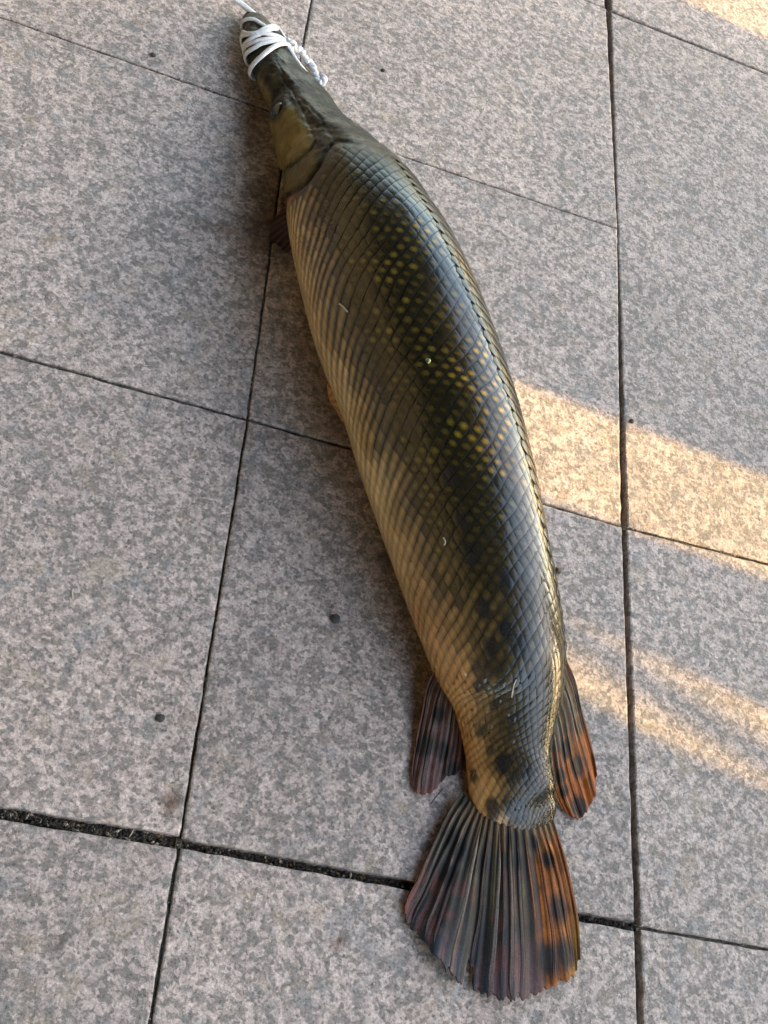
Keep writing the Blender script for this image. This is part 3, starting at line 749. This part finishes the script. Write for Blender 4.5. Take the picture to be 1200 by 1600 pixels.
fin('anal_fin', [(682, 1040), (697, 1066), (714, 1095), (724, 1128)], [.020, .018, .016, .012],
    [(643, 1215), (645, 1235), (656, 1243), (672, 1242), (685, 1231), (697, 1215), (708, 1213), (720, 1203)], [.003, .004, .003],
    [(682, 1040), (668, 1070), (660, 1110), (652, 1150), (646, 1185), (643, 1215)], [.020, .010, .004, .003],
    [(724, 1128), (726, 1165), (720, 1203)], [.012, .006, .003], 9, anal_col, anal_ray, jag=.02, nu=140, nv=70, rw=(.0010, .0016), rh=(.0009, .0004), corr=.0006, seed=3, wob=.002)
def pect_col(u, v, fld, P):
    n = nz(P, 120, 41); c = np.zeros(u.shape+(3,))+np.array([.014, .008, .006]); c = c*(1+.8*n[..., None]); return over(c, (.10, .045, .03), smooth(.2, -.6, fld)*.4)
def pect_ray(u, v, x, rg, P): return (np.array([.10, .075, .06]) if int(u*7+.5) % 2 == 0 else np.array([.03, .016, .012]))*(1-.3*abs(x))
fin('pectoral_fin', [(449, 322), (451, 340), (454, 358), (460, 384)], [.030, .028, .026, .022],
    [(424, 345), (418, 354), (419, 368), (427, 380), (438, 389), (448, 395)], [.004, .003, .004, .006],
    [(449, 322), (437, 333), (424, 345)], [.030, .016, .004], [(460, 384), (454, 390), (448, 395)], [.022, .014, .006], 7, pect_col, pect_ray, jag=.05, nu=80, nv=30,
    rw=(.0005, .0004), rh=(.0006, .0003), corr=.0004, seed=4, wob=.002)
def pelv_col(u, v, fld, P): return np.zeros(u.shape+(3,))+np.array([.30, .15, .06])*(1+.3*fld[..., None])
fin('pelvic_fin', [(514, 598), (524, 620), (534, 646), (540, 664)], [.030, .030, .028, .028], [(514, 610), (517, 624), (524, 636), (536, 656)], [.022, .020, .020, .024],
    [(514, 598), (513, 604), (514, 610)], [.030, .026, .022], [(540, 664), (539, 661), (536, 656)], [.028, .026, .024], 6, pelv_col, lambda u, v, x, rg, P: np.array([.34, .18, .08]), jag=.04, nu=60, nv=16,
    rw=(.0006, .0005), rh=(.0005, .0003), corr=.0003, seed=5)

# ---------------------------------------------------------------- white cord lashed round the jaws
Vc, Fc_ = [], []
def tube(path, rx, ry, up=None, closed=False, flat_n=None, twist=0.0, NR=10, lump=0.0):
    path = np.asarray(path, float); n = len(path)
    t = unit(np.gradient(path, axis=0)) if not closed else unit(np.roll(path, -1, 0)-np.roll(path, 1, 0))
    o_ = len(Vc)
    for i in range(n):
        nr = flat_n[i] if flat_n is not None else np.array([0, 0, 1.])
        b = unit(np.cross(t[i], nr)); nr = np.cross(b, t[i]); q = 1+lump*math.sin(i*.9)+lump*.5*math.sin(i*2.3)
        for k in range(NR):
            a = 2*math.pi*k/NR+twist*i
            p = path[i]+b*rx*q*math.cos(a)+nr*ry*q*math.sin(a); p = p.copy(); p[2] = max(p[2], .0008); Vc.append(p)
    for i in range(n if closed else n-1):
        j = (i+1) % n
        for k in range(NR): l = (k+1) % NR; Fc_.append((o_+i*NR+k, o_+i*NR+l, o_+j*NR+l, o_+j*NR+k))
    if not closed: Fc_.append(tuple(o_+k for k in range(NR))[::-1]); Fc_.append(tuple(o_+(n-1)*NR+k for k in range(NR)))
def on_fish(pts, n, lift):
    sw = []
    for x, y in pts:
        k = pick(x, y); sw.append((sa[k[0]], gt[k]))
    return np.array(sw)
def th_pos(s, th):
    si = np.clip(np.asarray(s)/LEN*(NS-1), 1, NS-2.001); th = np.asarray(th, float); P = surf_grid(si, th)
    a = surf_grid(si+.5, th)-surf_grid(si-.5, th); b = surf_grid(si, th+.02)-surf_grid(si, th-.02); n = unit(np.cross(a, b)); c = CC[si.astype(int)]
    return P, n*np.where(((P-c)*n).sum(-1) < 0, -1, 1)[..., None]
WR = [([(380, 36), (386, 31), (397, 33), (409, 39), (420, 45), (432, 48), (441, 50)], .0022, .0),
      ([(382, 52), (390, 57), (403, 54), (417, 46), (430, 42), (437, 40)], .0026, .0008),
      ([(382, 76), (388, 68), (399, 61), (409, 56), (420, 49), (432, 45), (440, 46)], .0026, .0012),
      ([(383, 58), (396, 57), (410, 57), (424, 59), (438, 64), (448, 69)], .0027, .0018),
      ([(384, 80), (394, 70), (406, 66), (420, 64), (434, 65), (448, 70)], .0024, .0012),
      ([(387, 88), (397, 79), (408, 72), (420, 69), (436, 69), (449, 72)], .0023, .0012),
      ([(395, 112), (399, 102), (412, 91), (426, 79), (438, 72), (449, 72)], .0024, .0016),
      ([(436, 44), (443, 54), (449, 63), (455, 73)], .0024, .0022)]
for pts, rx, lift in WR:
    sw = on_fish(pts, 0, 0); q = catmull(sw, 40); s_, t_ = q[:, 0], q[:, 1]
    if len(pts) > 4:      # carry the loop round underneath
        m_ = 30; s2 = np.linspace(s_[-1], s_[0], m_+2)[1:-1]; t2 = np.linspace(t_[-1], t_[0]-2*math.pi, m_+2)[1:-1]; s_ = np.concatenate([s_, s2]); t_ = np.concatenate([t_, t2])
    P, n = th_pos(s_, t_); tube(P+n*(.0010+lift), rx, .0013, closed=len(pts) > 4, flat_n=n)
cord = empty('cord', tuple(at(450, 75, 0.0)))
tag(cord, 'white cord wound round the snout of the fish and knotted at the side', 'cord')
cbase = np.array(cord.location)
def flush(name):
    global Vc, Fc_
    o = mesh(name, np.array(Vc)-cbase, Fc_, M_CORD, cord); Vc, Fc_ = [], []; return o
flush('wrapping')
kp, kn = th_pos(*[np.array([v]) for v in on_fish([(451, 72)], 0, 0)[0]]); kp, kn = kp[0]+kn[0]*.003, kn[0]
tk = unit(at(470, 100, .02)-at(445, 60, .02)); bk = np.cross(kn, tk)
ang = np.linspace(0, 2*math.pi, 40, endpoint=False)
tube(np.array([kp+tk*.0042*math.cos(a)+bk*.0034*math.sin(a)+kn*.0018*math.sin(2*a) for a in ang]), .0021, .0019, closed=True, flat_n=[kn]*40)
tube(np.array([kp+bk*.0036*math.cos(a)+kn*(.0012+.003*math.sin(a))+tk*.0015*math.sin(a) for a in ang]), .0019, .0017, closed=True, flat_n=[tk]*40)
flush('knot')
def lift_pts(pts): return np.array([at(x, y, z) for x, y, z in pts])
zk = kp[2]
tube(catmull(lift_pts([(452, 76, zk), (459, 88, zk+.001), (468, 101, zk+.002), (478, 114, zk+.001), (488, 127, zk-.004), (494, 134, zk-.010)]), 40), .0020, .0014)
flush('loose_end')
pp = catmull(lift_pts([(456, 74, zk), (466, 77, zk-.004), (474, 84, .012), (479, 94, .006), (486, 101, .004), (490, 112, .004), (494, 123, .004), (498, 131, .004), (505, 126, .005), (504, 119, .004)]), 90)
tt = unit(np.gradient(pp, axis=0)); hh = np.array([0, 0, 1.])
for ph in (0, math.pi):
    b = unit(np.cross(tt, hh)); off_ = np.array([math.cos(i*.42+ph) for i in range(90)])[:, None]*b*.0019+np.array([math.sin(i*.42+ph) for i in range(90)])[:, None]*hh*.0015
    tube(pp+off_, .0019, .0017)
flush('twisted_end')
tip = th_pos(np.array([.006]), np.array([.4]))[0][0]
tube(catmull(np.array([tip+np.array([.002, -.002, -.001]), at(372, 2, .014), at(350, -13, .018), at(300, -47, .024), at(200, -115, .03), at(60, -230, .01)]), 60), .0026, .0022)
flush('lead')

# ---------------------------------------------------------------- small things lying about
def pebble(px, py, size, col, name, label, cat, flat=.5, z0=0.0, parent=None, ang=0.0, elong=1.0, group=None):
    bm = bmesh.new(); bmesh.ops.create_icosphere(bm, subdivisions=3, radius=1); sd_ = random.Random(px*7+py)
    for v in bm.verts:
        k = 1+.28*noise.noise(v.co*1.7+Vector((px, py, 0))); v.co = Vector((v.co.x*k*elong, v.co.y*k, v.co.z*k*flat))*size
    me = bpy.data.meshes.new(name); bm.to_mesh(me); bm.free(); me.polygons.foreach_set('use_smooth', [True]*len(me.polygons))
    o = bpy.data.objects.new(name, me); COL.objects.link(o); me.materials.append(col); p = at(px, py, z0); o.location = (p[0], p[1], z0+size*flat*.75); o.rotation_euler = (0, 0, ang)
    return tag(o, label, cat, group)
M_DARKP = plain('dark_grit', (.035, .030, .026), .8, (900, .6, .0005), .4)
M_BROWNP = plain('brown_grit', (.10, .07, .04), .85, (900, .6, .0005), .4)
M_PALEP = plain('pale_flake', (.42, .38, .30), .7, (900, .4, .0003), .15)
M_LEAF = plain('leaf_scrap', (.10, .15, .09), .6, (700, .4, .0003), .2)
pebble(523, 968, .0032, M_DARKP, 'pebble', 'small black pebble on the slab left of the middle of the fish', 'pebble', .7)
pebble(250, 1123, .0026, M_DARKP, 'pebble', 'tiny dark pebble on the slab above the dark stain', 'pebble', .6)
pebble(986, 659, .0021, M_DARKP, 'pebble', 'tiny dark crumb just right of the wide joint beside the sunlit strip', 'pebble', .6)
pebble(871, 893, .0024, M_BROWNP, 'pebble', 'tiny brown crumb touching the back of the fish', 'pebble', .7)
pebble(598, 111, .0020, M_DARKP, 'pebble', 'tiny dark crumb on the slab right of the cord end', 'pebble', .6)
pebble(239, 87, .0022, M_DARKP, 'pebble', 'tiny dark crumb near the top left joint', 'pebble', .5)
def sliver(pts, r, mat, name, label, cat, n=16, lift=0.0, onfish=True):
    global Vc, Fc_
    if onfish:
        sw = on_fish(pts, 0, 0); q = catmull(sw, n); P, nn = th_pos(q[:, 0], q[:, 1]); P = P+nn*lift
    else: P = catmull(np.array([at(x, y, lift) for x, y in pts]), n); nn = np.tile([0, 0, 1.], (n, 1))
    Vc, Fc_ = [], []; tube(P, r, r*.6, flat_n=nn, NR=6); c = P.mean(0)
    o = mesh(name, np.array(Vc)-c, Fc_, mat); o.location = tuple(c); Vc, Fc_ = [], []; return tag(o, label, cat)
sliver([(533, 473), (538, 481), (545, 486)], .0006, M_PALEP, 'grass_scrap', 'tiny curved pale scrap stuck on the front flank of the fish', 'scrap', lift=.0014)
sliver([(695, 839), (695, 846), (696, 851)], .0005, M_PALEP, 'grass_scrap', 'tiny straight white scrap stuck on the middle flank of the fish', 'scrap', lift=.0014)
sliver([(806, 1059), (801, 1073), (800, 1088)], .0004, M_PALEP, 'grass_scrap', 'hair thin white fibre stuck on the rear flank of the fish', 'scrap', lift=.0014)
sliver([(667, 561), (669, 565), (670, 568)], .0010, M_LEAF, 'leaf_scrap', 'tiny pale green leaf scrap stuck among the yellow spots of the fish', 'leaf scrap', lift=.0014)
sliver([(114, 920), (113, 928), (114, 935)], .0005, M_PALEP, 'straw_scrap', 'tiny white straw on the slab at the left edge', 'straw', onfish=False, lift=.001)
sliver([(673, 1256), (682, 1244), (692, 1232)], .0004, M_DARKP, 'hair', 'thin dark hair at the tip of the anal fin', 'hair', onfish=False, lift=.003)

# grit and straw packed in the wide joint, and sand in the others
rg = random.Random(5); Vj, Fj, Cj = [], [], []
def grain(p, r, c, e=1.0, a=0.0):
    o_ = len(Vj); ca, sa_ = math.cos(a), math.sin(a)
    for dx, dy, dz in ((1, 0, 0), (0, 1, 0), (-1, 0, 0), (0, -1, 0), (0, 0, .7), (0, 0, -.7)):
        x = dx*r*e*rg.uniform(.7, 1.2); y = dy*r*rg.uniform(.7, 1.2); Vj.append((p[0]+x*ca-y*sa_, p[1]+x*sa_+y*ca, p[2]+dz*r)); Cj.append(c)
    for a_, b_, c_ in ((0, 1, 4), (1, 2, 4), (2, 3, 4), (3, 0, 4), (1, 0, 5), (2, 1, 5), (3, 2, 5), (0, 3, 5)): Fj.append((o_+a_, o_+b_, o_+c_))
def along(P, Q, hw, cnt, z, rmin, rmax, pale=.15):
    P = np.array(P); Q = np.array(Q); d = unit(Q-P); nrm = np.array([-d[1], d[0]])
    for _ in range(cnt):
        t = rg.random(); p = P+(Q-P)*t+nrm*rg.uniform(-hw, hw); r = rg.uniform(rmin, rmax); k = rg.random()
        c = (.30, .26, .20) if k < pale*.6 else ((.16, .10, .035) if k < pale else ((.06, .053, .042) if k < .6 else (.022, .02, .018)))
        grain((p[0], p[1], z+rg.uniform(-.0008, .0008)), r, c, rg.uniform(1, 3.2) if k < pale else rg.uniform(.8, 1.6), rg.uniform(0, 3.14))
along(at(-60, 1256)[:2], jpt(0, 3), .0030, 1100, -.0050, .0004, .0012, .09)
along(jpt(0, 3), jpt(1, 3), .0022, 1300, -.0055, .0004, .0010, .06)
along(jpt(-1, 2), jpt(0, 2), .0012, 700, -.0026, .0003, .0008, .04)
along(jpt(0, 2), jpt(1, 2), .0010, 700, -.0026, .0003, .0008, .04)
along(jpt(0, 1), jpt(0, 2), .0010, 800, -.0018, .0003, .0008, .04)
along(jpt(0, 0), jpt(0, 1), .0006, 600, -.0012, .0003, .0007, .04)
along(jpt(0, 2), jpt(0, 3), .0010, 700, -.0030, .0003, .0008, .04)
along(jpt(0, 3), jpt(0, 4), .0012, 700, -.0030, .0003, .0008, .04)
along(jpt(-1, 1), jpt(0, 1), .0008, 700, -.0014, .0003, .0007, .04)
along(jpt(0, 1), jpt(1, 1), .0005, 700, -.0014, .0003, .0006, .04)
along(jpt(1, 2), jpt(2, 2), .0005, 700, -.0010, .0003, .0007, .04)
along(jpt(1, 3), jpt(2, 3), .0009, 300, -.0025, .0003, .0008, .04)
def sand(P, Q, hw, z, c):
    P = np.array(P); Q = np.array(Q); d = unit(Q-P); nr = np.array([-d[1], d[0]]); m = 160; o_ = len(Vj)
    for i in range(m+1):
        p = P+(Q-P)*i/m; k = noise.noise(Vector((p[0]*120, p[1]*120, 2.)))
        for sg in (-1, 0, 1): Vj.append((p[0]+nr[0]*hw*sg, p[1]+nr[1]*hw*sg, z+k*.0009+(0 if sg else -.0003))); Cj.append(tuple(q*(1+.5*k) for q in c))
    for i in range(m):
        for j in (0, 1): a = o_+i*3+j; Fj.append((a, a+3, a+4, a+1))
for (u0_, v0_), (u1_, v1_), zz in (((0, 0), (0, 1), -.0016), ((0, 1), (0, 2), -.0019), ((0, 2), (0, 3), -.0030), ((0, 3), (0, 4), -.0034), ((-1, 1), (0, 1), -.0018), ((0, 1), (1, 1), -.0016),
                                   ((-1, 2), (0, 2), -.0024), ((0, 2), (1, 2), -.0022), ((1, 2), (2, 2), -.0016), ((1, 3), (2, 3), -.0026), ((0, 0), (1, 0), -.002)):
    sand(jpt(u0_, v0_), jpt(u1_, v1_), .0018, zz, (.085, .075, .062))
jd = mesh('joint_grit', Vj, Fj, attr_mat('grit', .9, 0, .2, (900, .3, .0003), .2, .2), None, Cj, smoothed=False)
tag(jd, 'grit, sand and bits of straw packed into the joints between the slabs', 'grit', kind='stuff')

# ---------------------------------------------------------------- board fence added out of frame at right to cut the sun into strips
FX, SL = 1.9, math.tan(SUN_AZ)
M_WOOD = plain('weathered_board', (.16, .11, .07), .8, (30, .4, .002), .3)
fence = empty('blocker_fence', (FX, -1.2, 0)); tag(fence, 'unseen board fence added right of the paving to cut the sun into strips', 'fence')
FH = 1.15
def board(ya0, ya1, yb0, yb1, h=FH, x=FX, th=.02):      # y span at the foot and at the top
    V = []
    for dx in (0, th):
        V += [(x+dx, ya0, 0), (x+dx, ya1, 0), (x+dx, yb1, h), (x+dx, yb0, h)]
    V = [(a-FX, b+1.2, c) for a, b, c in V]
    mesh('board', V, [(0, 1, 2, 3), (7, 6, 5, 4), (0, 4, 5, 1), (1, 5, 6, 2), (2, 6, 7, 3), (3, 7, 4, 0)], M_WOOD, fence, smoothed=False)
def fy(y0, x0=.3): return y0+(FX-x0)*SL
h0 = (FX-.3)*math.tan(SUN_EL)
g1a, g1b = fy(-.606), fy(-.507)                      # gap of the upper strip of sun
top_edge = fy(.06, .44)
n_ = 3; ys = np.linspace(g1b, top_edge, n_+1)
for a, b in zip(ys[:-1], ys[1:]): board(a, b-.0004 if b != ys[-1] else b, a, b-.0004 if b != ys[-1] else b)
k2 = .55                                               # leaning board edges frame the second strip
u0, l0 = fy(-.700), fy(-.768)
def lean(y): return (y-k2*h0, y+k2*(FH-h0))
uf, ut = lean(u0); lf, lt = lean(l0)
board(uf, g1a, g1a-.001, g1a, h=h0+(g1a-u0)/k2)
yy = -3.4; edge_f, edge_t = lf, lt
cuts = np.linspace(-3.4, lf, 15)
for a, b in zip(cuts[:-1], cuts[1:]):
    last = b == cuts[-1]
    board(a, b-.0004 if not last else lf, a, b-.0004 if not last else lt)
pole = empty('blocker_pole', (3.4, -1.0, 0)); tag(pole, 'unseen leaning pole added behind the fence to split a strip of sun', 'pole')  # added out of view to split the second strip of sun
def pole_y(y0, x0): return y0+(3.4-x0)*SL
hp = (3.4-.33)*math.tan(SUN_EL)
Vc, Fc_ = [], []
pyy = pole_y(-.738, .33)
tube(catmull(np.array([(3.4, pyy-.95*hp, 0), (3.4, pyy, hp), (3.4, pyy+.95*.4, hp+.4)]), 12), .014, .014, flat_n=[np.array([1., 0, 0])]*12)
pm = mesh('shaft', np.array(Vc)-np.array([3.4, -1.0, 0]), Fc_, M_WOOD, pole)

# the porch added out of view: roof and left wall darken reflections and skylight
M_ROOF = plain('dark_boarding', (.06, .05, .042), .85, (12, .3, .003), .2)
M_PLASTER = plain('dark_plaster', (.05, .046, .040), .9, (6, .2, .002), .1)
def boxm(name, lo, hi, mat, parent):
    x0, y0, z0 = lo; x1, y1, z1 = hi; c = np.array(parent.location)
    V = np.array([(x, y, z) for z in (z0, z1) for x, y in ((x0, y0), (x1, y0), (x1, y1), (x0, y1))])-c
    return mesh(name, V, [(3, 2, 1, 0), (4, 5, 6, 7), (0, 1, 5, 4), (1, 2, 6, 5), (2, 3, 7, 6), (3, 0, 4, 7)], mat, parent, smoothed=False)
shade_porch = empty('shade_porch', (-2.6, -1, 0)); tag(shade_porch, 'porch added out of view, dark roof and wall shaping the sheen and shade', 'shade_porch')
boxm('roof', (-2.8, -13.0, 2.7), (ROOF_X, 7.5, 2.85), M_ROOF, shade_porch)
boxm('wall', (-2.8, -13.0, -.01), (-2.6, 7.5, 2.697), M_PLASTER, shade_porch)
